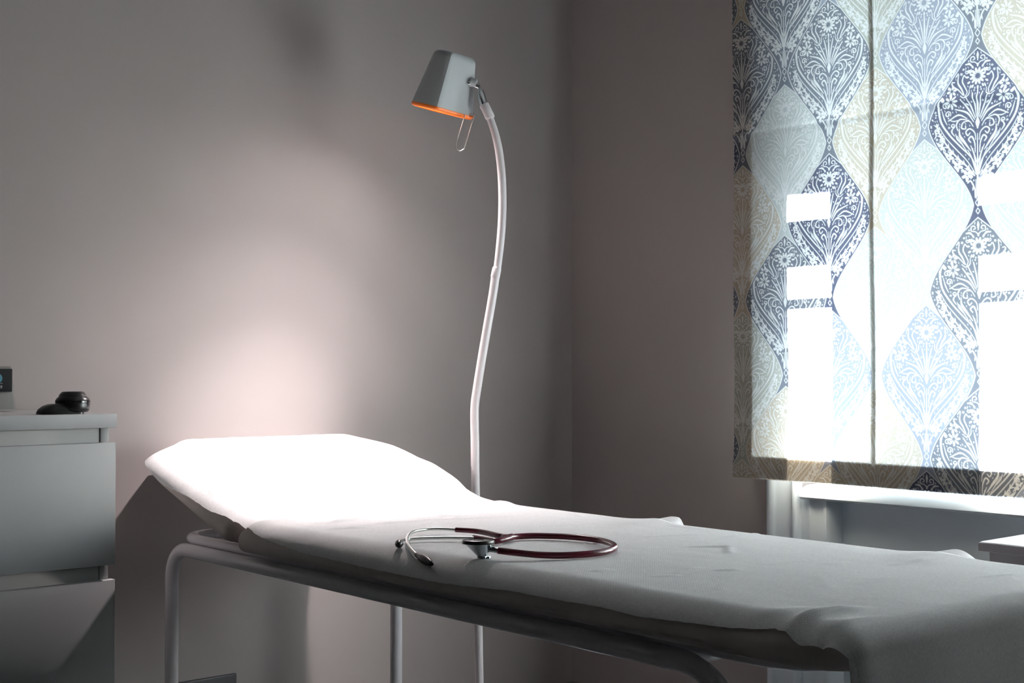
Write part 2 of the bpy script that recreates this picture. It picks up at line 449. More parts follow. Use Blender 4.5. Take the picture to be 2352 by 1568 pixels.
    curl(948, 830, 34, 240, 1.1, 9); stroke([(985, 900), (968, 870), (985, 820)], 6, 14, 6)
    flower(452, 300, 5, 6, 20, 14, .2); curl(640, 300, 20, 300, 1.0, 8); stroke([(735, 300), (760, 335)], 8, 14, 5); stroke([(790, 350), (815, 385)], 8, 14, 5)
    stroke([(600, 430), (612, 460)], 6, 14, 6); stroke([(870, 450), (890, 490)], 8, 14, 5); stroke([(905, 640), (880, 720), (850, 780)], 5, 12, 5)
    stroke([(770, 800), (800, 850), (770, 900)], 5, 15, 5); curl(790, 800, 26, 90, 1.1, 8); stroke([(760, 880), (740, 930), (700, 980)], 5, 14, 5)
    stroke([(620, 620), (650, 600)], 5, 12, 5); stroke([(740, 900), (690, 985), (640, 1060)], 4, 9, 4)
    flower(905, 905, 5, 6, 22, 16, .4); curl(880, 1030, 18, 60, 1.0, 7); curl(785, 1140, 18, 60, 1.0, 7); curl(690, 1240, 18, 60, 1.0, 7)
    stroke([(600, 1330), (585, 1290)], 6, 14, 6); stroke([(985, 960), (975, 1000)], 8, 14, 6); stroke([(580, 1440), (575, 1400)], 6, 12, 5)
    stroke([(530, 1280), (530, 1100), (530, 900)], 16, 10, 5, False)
    stroke([(522, 1280), (505, 1150), (480, 1040)], 8, 10, 6); stroke([(520, 1290), (470, 1130), (430, 1050)], 8, 8, 6)
    stroke([(530, 1260), (530, 1400), (530, 1500)], 18, 12, 6, False)
    stroke([(556, 1510), (560, 1430), (600, 1350), (632, 1365)], 8, 14, 10)
    stroke([(545, 1520), (545, 1440), (548, 1340)], 6, 9, 6)
    for (cy, rr) in ((1560, 26), (1640, 20)):
        stroke([(530, cy - rr * 1.4), (530 + rr, cy)], 7); stroke([(530 + rr, cy), (530, cy + rr * 1.4)], 7)
    # small leaves, dots and tendrils fill the ground that is still bare
    rng = random.Random(7); K = RES / 1621
    for rad, tries in ((34, 160), (26, 400), (19, 1100), (13, 2600)):
        for _ in range(tries):
            t = rng.uniform(.03, .93) * 1621; hw = (.5 - .5 * math.cos(2 * math.pi * (t / 1621 + .073))) * 560 * .96
            x = rng.uniform(rad * .7, max(hw - rad * .6, rad * .8)); X_, Y_ = 530 + x, 80 + t
            if x > hw - rad * .5: continue
            i, j = int(t * K), int((x / 1621 + WX) * RES); q = max(2, int(rad * .92 * K + .5))
            win_ = img[max(i - q, 0):i + q + 1, max(j - q, 0):j + q + 1]
            if win_.size and win_.max() > .25: continue
            a = math.atan2(-(900 - .3 * t), x * 1.2 + 30) + rng.uniform(-.5, .5)
            dx, dy = math.cos(a) * rad * .62, math.sin(a) * rad * .62
            kind = rng.random()
            if kind < .62: stroke([(X_ - dx, Y_ - dy), (X_ + dy * .25, Y_ - dx * .25), (X_ + dx, Y_ + dy)], 3, rad * .42, 2)
            elif kind < .85: curl(X_, Y_, rad * .6, rng.uniform(0, 360), 1.0, max(4, rad * .26))
            else: flower(X_, Y_, 5, rad * .14, rad * .62, rad * .36, rng.random())
    return img, RES, WX

PALE, BEIGE, MID, SLATE, INDIGO, OLIVE = (.62, .655, .635), (.60, .545, .455), (.37, .40, .48), (.21, .225, .265), (.13, .14, .205), (.53, .54, .485)
# cells per column, from the highest; each column's first entry has the apex z given
CELLS = {-1: [BEIGE, SLATE, BEIGE, OLIVE, BEIGE, SLATE], 0: [BEIGE, SLATE, PALE, SLATE, BEIGE, SLATE],
         1: [MID, SLATE, INDIGO, MID, BEIGE, SLATE], 2: [PALE, OLIVE, BEIGE, PALE, BEIGE, INDIGO],
         3: [SLATE, MID, PALE, MID, INDIGO, PALE], 4: [BEIGE, SLATE, INDIGO, SLATE, SLATE, PALE],
         5: [MID, BEIGE, PALE, BEIGE, MID, SLATE]}
def blind_colors(Y, Z):
    img, RES, WX = motif()
    ci = np.floor((COLY0 + CS * 40 - Y) / CS).astype(int) - 40     # column to the left of the point
    out = np.zeros(Y.shape + (3,), np.float32)
    motifv = np.zeros(Y.shape, np.float32); outl = np.zeros(Y.shape, np.float32)
    base = np.zeros_like(out)
    def tau_z(c):
        ph = np.where(c % 2 == 0, 0.0, 0.5)
        return (NECK0 + ph * PER + 8 * PER - Z) / PER              # periods below a high neck
    def half(tau):
        f = tau - np.floor(tau)
        cosv = .5 - .5 * np.cos(2 * np.pi * f); tri = 1 - np.abs(1 - 2 * f)
        return .0115 + (CS - .023) * (.66 * cosv + .34 * tri)
    for k, c in ((0, ci), (1, ci + 1)):
        yc = COLY0 - c * CS
        x = np.abs(Y - yc); xs = Y - yc
        tau = tau_z(c); a = half(tau)
        inside = x < a
        f = tau - np.floor(tau); cell = np.floor(tau).astype(int)
        apex = APX + 0.0
        zz = f * PER                                               # distance below the neck
        chev = (zz - apex) - x * .80                               # >0: below the chevron of the new cell
        cell = np.where(chev < 0, cell - 1, cell)
        t = (zz - apex) / PER; t = np.where(chev < 0, t + 1, t)
        # lookup
        ii = t * RES; jj = (xs / PER + WX) * RES
        i0 = np.clip(ii.astype(int), 0, RES - 2); j0 = np.clip(jj.astype(int), 0, img.shape[1] - 2)
        fi = np.clip(ii - i0, 0, 1); fj = np.clip(jj - j0, 0, 1)
        mv = (img[i0, j0] * (1 - fi) * (1 - fj) + img[i0 + 1, j0] * fi * (1 - fj) + img[i0, j0 + 1] * (1 - fi) * fj + img[i0 + 1, j0 + 1] * fi * fj)
        edge = np.abs(x - a)
        ol = np.clip((.0021 - edge) / .0012, 0, 1)
        cl = np.clip((.0019 - np.abs(chev) * .78) / .0012, 0, 1) * (x < .05) * (f < .4)
        mv = np.where(edge < .0052, 0, mv)
        colr = np.zeros_like(out)
        for cc in range(-3, 18):
            for r in range(-1, 12):
                msk = (c == cc) & (cell == r)
                if msk.any():
                    L = CELLS.get(cc, CELLS[cc % 6])
                    # row 5 holds the cell whose apex is nearest above z = 1.87 (even) / 1.66 (odd)
                    q = r - 4 - (cc % 2)
                    colr[msk] = L[min(max(q, 0), 5)]
        base = np.where(inside[..., None], colr, base)
        motifv = np.where(inside, mv, motifv)
        outl = np.where(inside, np.maximum(ol, cl), outl)
    white = np.array((.84, .85, .84), np.float32)
    k = np.maximum(motifv, outl)[..., None]
    return base * (1 - k) + white * k

BX = 3.16
def blind():
    y_f = np.arange(1.60, 2.5493, .00125); y_c = np.arange(.30, 1.60, .004)
    ys = np.concatenate([y_c, y_f])
    zs = np.concatenate([np.arange(.7375, 2.176, .00125), np.arange(2.178, 2.46, .005)])
    Yg, Zg = np.meshgrid(ys, zs, indexing='ij')
    # soft hang: slight waves and shallow horizontal pleats
    Xg = BX + .0035 * np.sin((Yg - 1.1) * 7.0 + .6 * np.sin(Zg * 3)) + .0025 * np.sin(Zg * 9 + Yg * 2) \
         - .006 * np.exp(-((Zg - 1.736) / .010) ** 2) - .004 * np.exp(-((Yg - 2.080) / .006) ** 2)
    Zo = Zg.copy()
    Yo = Yg + .006 * np.exp(-((Zg - .76) / .03) ** 2) * (Yg > 2.47) * (Yg - 2.47) / .08
    ny, nz = Yg.shape
    co = np.stack([Xg, Yo, Zo], -1).reshape(-1, 3).astype(np.float32)
    idx = np.arange(ny * nz).reshape(ny, nz)
    q = np.stack([idx[:-1, :-1], idx[1:, :-1], idx[1:, 1:], idx[:-1, 1:]], -1).reshape(-1, 4)
    root = thing('roman_blind', 'long roman blind in white, slate and beige ogee damask hanging backlit over the window', 'blind', (BX, 1.7, 2.46))
    co -= np.array([BX, 1.7, 2.46], np.float32)
    me = bpy.data.meshes.new('fabric')
    me.vertices.add(len(co)); me.vertices.foreach_set('co', co.ravel())
    me.loops.add(q.size); me.loops.foreach_set('vertex_index', q.ravel().astype(np.int32))
    me.polygons.add(len(q)); me.polygons.foreach_set('loop_start', (np.arange(len(q)) * 4).astype(np.int32))
    me.update(calc_edges=True)
    me.polygons.foreach_set('use_smooth', np.ones(len(q), bool))
    c = blind_colors(Yg, Zg).reshape(-1, 3)
    ca = me.color_attributes.new('pattern', 'FLOAT_COLOR', 'POINT')
    ca.data.foreach_set('color', np.concatenate([c, np.ones((len(c), 1), np.float32)], 1).ravel().astype(np.float32))
    me.materials.append(M['blind'])
    o = bpy.data.objects.new('fabric', me); COL.objects.link(o); o.parent = root
    def strip(name, m, y0, y1, z0, z1, off, n=24, wav=0.0):
        bm = bmesh.new(); nz_ = max(2, int((z1 - z0) / .02)); ny_ = max(1, int((y1 - y0) / .02))
        g = []
        for i in range(ny_ + 1):
            row = []
            for j in range(nz_ + 1):
                y = y0 + (y1 - y0) * i / ny_; z = z0 + (z1 - z0) * j / nz_
                if wav: y += wav * (noise.noise(Vector((z * 22, 3.1, 0))) + .6 * noise.noise(Vector((z * 70, 9.1, i * 4))))
                x = BX + .0035 * math.sin((y - 1.1) * 7.0 + .6 * math.sin(z * 3)) + .0025 * math.sin(z * 9 + y * 2) + off
                row.append(bm.verts.new((x - BX, y - 1.7, z - 2.46)))
            g.append(row)
        for i in range(ny_):
            for j in range(nz_): bm.faces.new((g[i][j], g[i + 1][j], g[i + 1][j + 1], g[i][j + 1]))
        return obj(name, bm, m, root)
    strip('side_hem', M['lining'], 2.482, 2.549, .739, 2.45, .0014)
    strip('side_hem', M['lining'], 0.302, .37, .739, 2.45, .0014)
    strip('bottom_hem', M['lining'], 0.305, 2.547, .739, .8016, .0026)
    strip('cord_tape', M['tape'], 2.0740, 2.0860, .803, 2.45, .0018, wav=.0022)
    bm = bmesh.new(); box(bm, -.012, XW - BX - .001, 0.30 - 1.7, 2.55 - 1.7, -.01, .03, .003)
    obj('headrail', bm, M['trim'], root)
blind()

# ------------------------------------------------------------------ couch
BW, BL = 0.70, 1.615                   # width, length of the flat section
ZB, ZT = 0.657, 0.718
HA = math.radians(17.7); HL = .538; HP = Vector((0, .045, .664))   # head section: tilt, length, hinge (under side)
RBED = math.radians(-2.3)
couch = thing('examination_couch', 'examination couch with white tubular frame, cream padding and raised head end', 'couch', (1.57, 2.62, 0), RBED)
bm = bmesh.new(); cushion(bm, -.035, BW, -BL, -.004, ZB, ZT, [.11, .11, .03, .03], .018)
obj('mattress', bm, M['vinyl'], couch)
bm = bmesh.new(); cushion(bm, -.025, BW, 0, HL, 0, .058, [.03, .03, .09, .18], .018, (.045, .034))
for v in bm.verts: v.co.z *= 1 - .42 * v.co.y / HL
for v in bm.verts: v.co = HP + Matrix.Rotation(HA, 3, 'X') @ v.co
obj('headrest', bm, M['vinyl'], couch)
bm = bmesh.new(); box(bm, .06, BW - .045, -BL + .14, -.03, .640, ZB + .002, .002)
obj('base_board', bm, M['board'], couch)
# upper loop of tube
def loop_pts(x0, x1, y0, y1, z, r, n=8): return [(x, y, z) for x, y in corner_rect(x0, x1, y0, y1, [r] * 4, n)]
def dens(pts, closed=True, step=.06):
    P = [Vector(p) for p in pts]; out = []
    n = len(P)
    for i in range(n if closed else n - 1):
        a, b = P[i], P[(i + 1) % n]; k = max(1, int((b - a).length / step))
        for j in range(k): out.append(a.lerp(b, j / k))
    if not closed: out.append(P[-1])
    return out
bm = bmesh.new(); tube(bm, dens(loop_pts(.038, BW - .038, -BL + .12, .405, .646, .085)), .0125, 18, closed=True)
obj('frame_loop', bm, M['tube'], couch)
def side_frame(x, yh, yf):
    z = .622; r = .075; R = .0165; r2 = .12
    pts = [(x, yh, 0.02), (x, yh, z - r)]
    for k in range(1, 9):
        a = math.radians(90 * k / 8); pts.append((x, yh - r + r * math.cos(a), z - r + r * math.sin(a)))
    for k in range(0, 9):
        a = math.radians(90 * k / 8); pts.append((x, yf + r2 - r2 * math.sin(a), z - r2 + r2 * math.cos(a)))
    pts.append((x, yf, .02))
    bm = bmesh.new(); tube(bm, dens(pts, False, .05), R, 20)
    o = obj('side_frame', bm, M['tube'], couch)
    for y in (yh, yf):
        bm = bmesh.new(); lathe(bm, [(0, 0), (.021, 0), (.022, .012), (.0195, .03), (.0195, .05), (.0166, .052)], (x, y, 0), seg=24)
        obj('foot_cap', bm, M['rubber'], o)
side_frame(.020, .408, -1.395)
side_frame(BW - .020, .408, -1.395)
bm = bmesh.new(); tube(bm, [(.02, .30, .622), (BW - .02, .30, .622)], .011, 14)
obj('cross_bar', bm, M['tube'], couch)
bm = bmesh.new(); tube(bm, [(.02, -1.25, .615), (BW - .02, -1.25, .615)], .011, 14)
obj('cross_bar', bm, M['tube'], couch)
# hinge brackets of the head section
for x in (.055, BW - .055):
    bm = bmesh.new(); box(bm, x - .003, x + .003, -.03, .09, .640, .668, .002)
    tube(bm, [(x - .008, .04, .652), (x + .008, .04, .652)], .008, 14)
    obj('hinge', bm, M['board'], couch)
for x in (.12, BW - .12):
    bm = bmesh.new(); tube(bm, [(x, .10, .672), (x, .30, .632)], .006, 10)
    obj('support_strut', bm, M['board'], couch)

# ------------------------------------------------------------------ paper sheet
def smooth01(a, b, x):
    t = min(max((x - a) / (b - a), 0), 1); return t * t * (3 - 2 * t)
def interp(T, x):
    if x <= T[0][0]: return T[0][1]
    for (a, b), (c, d) in zip(T, T[1:]):
        if x <= c: return b + (d - b) * (x - a) / (c - a)
    return T[-1][1]
# height of the front edge of the paper above the floor, by position along the couch
EDGE = [(-1.60, .6905), (-1.59, .691), (-1.573, .6945), (-1.544, .692), (-1.52, .700), (-1.494, .706), (-1.454, .699), (-1.403, .696),
        (-1.327, .693), (-1.25, .689), (-1.166, .692), (-1.072, .690), (-.951, .690), (-.85, .684), (-.75, .680), (-.6, .680), (-.509, .681), (-.40, .683), (-.295, .685),
        (-.21, .692), (-.113, .700), (-.05, .707), (.0, .713)]
def paper():
    # centre path (y, z) with normals: from beyond the head end to below the foot end
    rot = Matrix.Rotation(HA, 3, 'X')
    def head(u, off): p = HP + rot @ Vector((0, u, .058 * (1 - .42 * u / HL) + off)); return (p.y, p.z)
    path = []
    nh = rot @ Vector((0, 0, 1))
    G = .0030
    for q_, o_ in ((.122, -.074), (.104, -.056), (.082, -.038), (.060, -.021), (.042, -.009)): path.append((*head(HL + q_, o_), nh, 'h', HL + q_))
    n = 70
    for k in range(n + 1):
        u = HL + .030 - (HL - .020) * k / n
        path.append((*head(u, G + .002 * smooth01(.45, .25, abs(u - .27))), nh, 'h', u))
    yA, zA = path[-1][0], path[-1][1]
    n = 12
    for k in range(1, n + 1):                                   # soft valley at the hinge
        t = k / n
        y = yA * (1 - t) + (-.045) * t
        z = zA * (1 - t) ** 2 + 2 * t * (1 - t) * (ZT + .0035) + (ZT + G + .0015) * t * t
        nn = nh.lerp(Vector((0, 0, 1)), t).normalized()
        path.append((y, z, nn, 'j', 0))
    n = 235; yend = -BL + .035
    for k in range(1, n + 1):
        y = -.045 + (yend + .045) * k / n
        path.append((y, ZT + G + .006 * math.exp(-((y + .06) / .03) ** 2), Vector((0, 0, 1)), 'f', 0))
    r = .037
    for k in range(1, 11):
        a = math.radians(90 * k / 10)
        path.append((yend - r * math.sin(a), ZT + G - r * (1 - math.cos(a)), Vector((0, -math.sin(a), math.cos(a))), 'e', k / 10))
    for k in range(1, 50):
        path.append((yend - r - .010 * math.sin(k * .11), ZT + G - r - .008 * k, Vector((0, -1, 0)), 'd', 0))
    re = .036; rx = .056
    NX = 92; NE = 12
    bm = bmesh.new(); rows = []
    def ridge(x, y, p0, p1, h, w):
        dx, dy = p1[0] - p0[0], p1[1] - p0[1]; L = math.hypot(dx, dy)
        t = ((x - p0[0]) * dx + (y - p0[1]) * dy) / (L * L); s = ((x - p0[0]) * dy - (y - p0[1]) * dx) / L
        fade = smooth01(-.05, .15, t) * smooth01(1.05, .6, t)
        return h * fade * math.exp(-(s / w) ** 2)
    random.seed(11)
    creases = []
    for k in range(46):
        x = random.uniform(.02, .68); y = random.uniform(-1.5, -.02)
        a = random.gauss(0, .5) + (0 if random.random() < .7 else 1.2); L = random.uniform(.04, .17)
        creases.append(((x, y), (x + L * math.cos(a), y + L * math.sin(a)), random.uniform(.0012, .0032) * random.choice((1, 1, -.6)), random.uniform(.003, .009)))
    for k in range(16):
        x = random.uniform(0, .45); y = random.uniform(-.30, -.03); a = random.gauss(.1, .3); L = random.uniform(.08, .25)
        creases.append(((x, y), (x + L * math.cos(a), y + L * math.sin(a)), random.uniform(.002, .0042), random.uniform(.003, .007)))
    for i, (py, pz, nn, kind, u) in enumerate(path):
        row = []
        # edge drops
        if kind in ('f', 'j'): dF = max(ZT + G - interp(EDGE, py), .001)
        elif kind == 'h': dF = .008 + (.014 + .005 * math.sin(u * 21 + 1)) * smooth01(.01, .20, u) + .014 * smooth01(.42, .60, u)
        elif kind == 'e': dF = .0305 - .0245 * u
        else: dF = .006
        dF += .0012 * noise.noise(Vector((py * 60, u * 60, 4)))
        lift = 0
        if kind in ('f', 'j'):
            lift = math.exp(-((py + .60) / .035) ** 2) * .9 + math.exp(-((py + .555) / .05) ** 2) * .5 + math.exp(-((py + 1.29) / .06) ** 2) * 1.0 + .35 * math.exp(-((py - .0) / .06) ** 2)
        if kind == 'h': lift = .10 * math.sin(u * 23 + .5)
        cw = 0                                                    # the paper's corner at the head end pulls in round the corner
        if kind == 'h': cw = .085 * smooth01(HL - .15, HL + .055, u) ** 2
        x_in0, x_in1 = (.020 if kind in 'hjf' else .020 - .012 * u if kind == 'e' else .008) + cw * 1.7, BW - .030 - cw * 1.1
        for j in range(-NE, NX + NE + 1):
            if j < 0:
                # follows the rounded shoulder, then hangs
                th = math.acos(max(-1, 1 - min(dF, re) / re)); arc = th * .045; amax = arc + max(0, dF - re)
                a = amax * (-j) / NE
                if a < arc or dF < re: q = min(a / .045, th); x = x_in0 - rx * math.sin(q); dn = -re * (1 - math.cos(q))
                else: x = x_in0 - rx; dn = -re - (a - arc)
                x -= .003 * (a / max(amax, 1e-4)) ** 2
            elif j > NX:
                t = (j - NX) / NE; L = .055
                a = L * t
                x = x_in1 + a * (1 - .25 * t * (1 - min(lift, 1))); dn = -(.030 * t * t) * (1 - min(lift, 1.)) + .012 * lift * t * (1 - .4 * t)
                if kind == 'h':
                    fl = smooth01(.06, .22, u)
                    x = x_in1 + .078 * t * (1 - .3 * (1 - fl)); dn = dn * (1 - fl) + fl * (-.014 * t * t + .003 * t * math.sin(u * 26))
            else:
                x = x_in0 + (x_in1 - x_in0) * j / NX; dn = 0
                dn += .007 * lift * smooth01(.72, 1.0, j / NX)
            p = Vector((x, py, pz))
            # wrinkles
            wv = 0
            if kind in ('f', 'j'):
                for c in creases: 
                    if abs(x - c[0][0]) < .3 and abs(py - c[0][1]) < .3: wv += ridge(x, py, *c)
                wv += .0014 * noise.noise(Vector((x * 5, py * 4, 0))) + .0007 * noise.noise(Vector((x * 16, py * 9, 5)))
                # two long folds running in from the front edge near the foot end
                wv += ridge(x, py, (-.06, -1.515), (.14, -1.53), .010, .012) + ridge(x, py, (-.05, -1.60), (.13, -1.655), .011, .014)
                wv -= ridge(x, py, (-.06, -1.44), (.10, -1.50), .004, .018) + ridge(x, py, (-.05, -1.56), (.12, -1.60), .004, .015)
            elif kind == 'h':
                wv += .002 * noise.noise(Vector((x * 6, u * 9, 2))) + .0012 * noise.noise(Vector((x * 20, u * 30, 7)))
                wv += ridge(x, u, (.01, .14), (.06, .33), .004, .010) + ridge(x, u, (.03, .10), (.09, .24), .004, .006) + ridge(x, u, (.02, .30), (.12, .42), .004, .012)
                wv += .004 * math.exp(-((u - HL) / .03) ** 2) * noise.noise(Vector((x * 11, 3, 0)))
            else:
                wv += .003 * noise.noise(Vector((x * 9, pz * 2, 1))) * min(1, (ZT - pz) / .05 + .2)
            if j < 0: wv *= 1 - .5 * (-j / NE)
            p += nn * (dn + abs(wv) * .9 + (wv if wv > 0 else wv * .3) * .1)
            row.append(bm.verts.new(p))
        rows.append(row)
    for A, B in zip(rows, rows[1:]):
        for k in range(len(A) - 1): bm.faces.new((A[k], A[k + 1], B[k + 1], B[k]))
    o = obj('paper_sheet', bm, M['paper'], angle=180)
    o.location = (1.57, 2.62, 0); o.rotation_euler = (0, 0, RBED)
    tag(o, 'white embossed paper sheet spread over the examination couch, brightly lit at the head', 'paper sheet')
paper()

# ------------------------------------------------------------------ stethoscope
def bed(x, y, z): return Matrix.Translation((1.57, 2.62, 0)) @ Matrix.Rotation(RBED, 4, 'Z') @ Vector((x, y, z))
st = thing('stethoscope', 'burgundy stethoscope with metal chestpiece lying on the white paper of the couch', 'stethoscope', (1.57, 2.62, .0015), RBED)
ZS = ZT + .006
def sp(pts, n=8): return spline(pts, n)

main = [(0.1880, -0.6620, 0.7295), (0.2274, -0.6470, 0.7275), (0.2656, -0.6606, 0.7275), (0.3019, -0.7085, 0.7275), (0.3144, -0.7629, 0.7275), (0.3063, -0.8159, 0.7275), (0.2751, -0.8718, 0.7275), (0.2262, -0.9093, 0.7275), (0.1748, -0.9191, 0.7275), (0.1245, -0.9066, 0.7275), (0.0872, -0.8855, 0.7290), (0.0540, -0.8640, 0.7330), (0.0300, -0.8360, 0.7365)]
br1 = [(0.1987, -0.6621, 0.7295), (0.1947, -0.6341, 0.7305), (0.2018, -0.5779, 0.7315), (0.1998, -0.5388, 0.7315), (0.1868, -0.5090, 0.7315)]
br2 = [(0.1944, -0.6673, 0.7295), (0.1731, -0.6738, 0.7285), (0.1531, -0.6724, 0.7275), (0.1537, -0.6387, 0.7275), (0.1562, -0.6059, 0.7275)]
bin1 = [(0.1879, -0.5147, 0.7315), (0.1710, -0.4766, 0.7315), (0.1410, -0.4663, 0.7315), (0.0996, -0.4842, 0.7315), (0.0530, -0.5340, 0.7310), (0.0080, -0.5970, 0.7270), (-0.0150, -0.6450, 0.7200), (-0.0220, -0.6730, 0.7140)]
bin2 = [(0.1546, -0.6133, 0.7275), (0.1297, -0.5883, 0.7275), (0.1040, -0.5671, 0.7275), (0.0659, -0.5487, 0.7275), (0.0421, -0.5465, 0.7275), (0.0218, -0.5554, 0.7275), (0.0040, -0.5760, 0.7270)]
bm = bmesh.new()
P_ = sp(main); tube(bm, P_, .0058, 18)
P_ = sp(br1); n_ = len(P_); tube(bm, P_, [.0058 - .0010 * (i / n_) for i in range(n_)], 18)
P_ = sp(br2); n_ = len(P_); tube(bm, P_, [.0064 - .0012 * (i / n_) for i in range(n_)], 18)
web = [(0.2100, -0.6560, 0.7290), (0.1950, -0.6600, 0.7292), (0.1840, -0.6580, 0.7292)]
tube(bm, sp(web), .0068, 18, flat=1.0)
obj('tubing', bm, M['burgundy'], st, angle=60)
bm = bmesh.new(); P_ = sp(bin1, 10); tube(bm, P_, .0031, 14)
b1 = obj('binaural_tube', bm, M['alu'], st, angle=60)
bm = bmesh.new(); P_ = sp(bin2, 10); tube(bm, P_, .0031, 14)
b2 = obj('binaural_tube', bm, M['alu'], st, angle=60)
def eartip(p, q, parent):
    p, q = Vector(p), Vector(q); L = (q - p).length; bm = bmesh.new()
    prof = [(0, 0), (.0042, 0), (.0048, .2 * L), (.0066, .30 * L), (.0078, .5 * L), (.0074, .72 * L), (.0052, .88 * L), (.0040, .97 * L), (.0022, L), (0, L * .96)]
    lathe(bm, prof, p, q - p, 24); return obj('ear_tip', bm, M['rubber'], parent)
eartip(*((-0.0200, -0.6640, 0.7160), (-0.0360, -0.7340, 0.7080)), b1)
eartip((0.0065, -0.5730, 0.7272), (-0.014, -0.5990, 0.7268), b2)
# chestpiece: a cone standing on its small bell, diaphragm upwards
cc = Vector((.016, -.7980, .7170)); ca = Vector((.02, .02, 1)).normalized()
bm = bmesh.new()
lathe(bm, [(0, 0), (.0072, 0), (.0088, .0015), (.0090, .005), (.0085, .0075), (.0245, .0285), (.0262, .0300), (.0268, .0320), (.0255, .0325), (0, .0322)], cc, ca, 48)
for v in bm.verts:                                            # the cone leans under its wide face
    h_ = (v.co.z - cc.z) / .033
    v.co += Vector((.77, -.64, 0)) * .0085 * (1 - min(h_, 1))
cp = obj('chestpiece', bm, M['steel'], st)
bm = bmesh.new(); lathe(bm, [(.0245, .0290), (.0285, .0290), (.0290, .0315), (.0280, .0350), (.0250, .0358), (.0238, .0348), (.0238, .0300)], cc, ca, 48)
obj('rim', bm, M['rubber'], cp)
bm = bmesh.new(); lathe(bm, [(0, .0325), (.0240, .0325), (.0240, .0345), (0, .0348)], cc, ca, 48)
obj('diaphragm', bm, M['diaphragm'], cp)
# printed emblem on the diaphragm: an outer arc and a wavy line
bm = bmesh.new(); q = Vector((0, 0, 1)).rotation_difference(ca)
arc = [cc + q @ Vector((.0165 * math.cos(a), .0165 * math.sin(a), .0350)) for a in [math.radians(v) for v in range(20, 160, 8)]]
tube(bm, arc, .0005, 6)
wv_ = [cc + q @ Vector((x, -.002 + .0035 * math.sin(x * 600), .0350)) for x in [k * .0008 for k in range(-14, 15)]]
tube(bm, wv_, .0004, 6)
obj('emblem', bm, M['print'], cp)
bm = bmesh.new(); tube(bm, [cc + Vector((.006, -.004, .016)), cc + Vector((.012, -.018, .0205)), (0.0310, -0.8380, 0.7362)], [.0062, .0052, .0048], 16)
lathe(bm, [(0, 0), (.0045, 0), (.0045, .004), (.003, .005), (0, .005)], cc + Vector((.012, -.012, .0035)), Vector((.5, -.8, -.05)), 16)
obj('stem', bm, M['steel'], cp)

# ------------------------------------------------------------------ chest of drawers
CX0, CX1, CY0, CY1 = .36, 1.385, 2.87, 3.305
chest = thing('chest_of_drawers', 'pale grey-white chest of drawers against the back wall, left of the couch', 'chest of drawers', ((CX0 + CX1) / 2, (CY0 + CY1) / 2, 0))
ox, oy = (CX0 + CX1) / 2, (CY0 + CY1) / 2
def cbox(name, m, x0, x1, y0, y1, z0, z1, bev=.0015, parent=chest):
    bm = bmesh.new(); box(bm, x0 - ox, x1 - ox, y0 - oy, y1 - oy, z0, z1, bev)
    return obj(name, bm, m, parent, angle=30)
cbox('top', M['chest'], CX0, CX1, CY0 - .002, CY1, .922, .953)
cbox('side_panel', M['chest'], CX1 - .0325, CX1 - .012, CY0 + .012, CY1, 0, .922)
cbox('side_panel', M['chest'], CX0 + .012, CX0 + .0325, CY0 + .012, CY1, 0, .922)
cbox('back_panel', M['chest_in'], CX0 + .03, CX1 - .03, CY1 - .01, CY1, .03, .92)
for zt, zb in ((.889, .617), (.584, .312), (.279, .03)):
    d = cbox('drawer_front', M['chest'], CX0 + .002, CX1 - .001, CY0, CY0 + .018, zb, zt)
    cbox('drawer_box', M['chest_in'], CX0 + .036, CX1 - .0340, CY0 + .0145, CY1 - .02, zb + .03, zt + .0325, .001, chest)

# ------------------------------------------------------------------ display device and puck on the chest
dv = thing('digital_display', 'small pale display unit with black screen at the left end of the chest top', 'clock', (1.285, 3.2, .953))
bm = bmesh.new()
for (za, zb_, ya) in ((.005, .106, 0),):
    L = []
    for z, dy, w_ in ((.005, -.012, .0), (.03, -.012, .002), (.06, -.006, .0035), (.104, 0, .005), (.106, .002, .007)):
        L.append([(x, y, z) for x, y in corner_rect(-.165 + w_, 0 - w_, dy, .035, [.006] * 4, 4)])
    loft(bm, L)
obj('case', bm, M['case'], dv)
bm = bmesh.new(); box(bm, -.1575, -.0085, -.011, .001, .0465, .1005, .002)
sc_ = obj('screen', bm, M['screen'], dv)
bm = bmesh.new(); lathe(bm, [(0, 0), (.0115, 0), (.0115, .0006), (0, .0006)], (-.0445, -.0111, .078), (0, -1, 0), 30)
obj('icon', bm, M['screenicon'], sc_)
bm = bmesh.new()
for (x0, x1, z0, z1) in ((-.046, -.032, .0655, .0668), (-.044, -.033, .0595, .0612), (-.037, -.0335, .0545, .0595), (-.056, -.050, .0545, .0612)): box(bm, x0, x1, -.0118, -.0111, z0, z1)
obj('text', bm, M['screentext'], sc_, smooth=False)
bm = bmesh.new(); box(bm, -.150, -.036, -.002, .03, 0, .0055, .001); obj('foot', bm, M['black'], dv)

pk = thing('puck_gadget', 'squat round black gadget with a sloping flat foot on the chest top', 'gadget', (1.372, 2.935, .953))

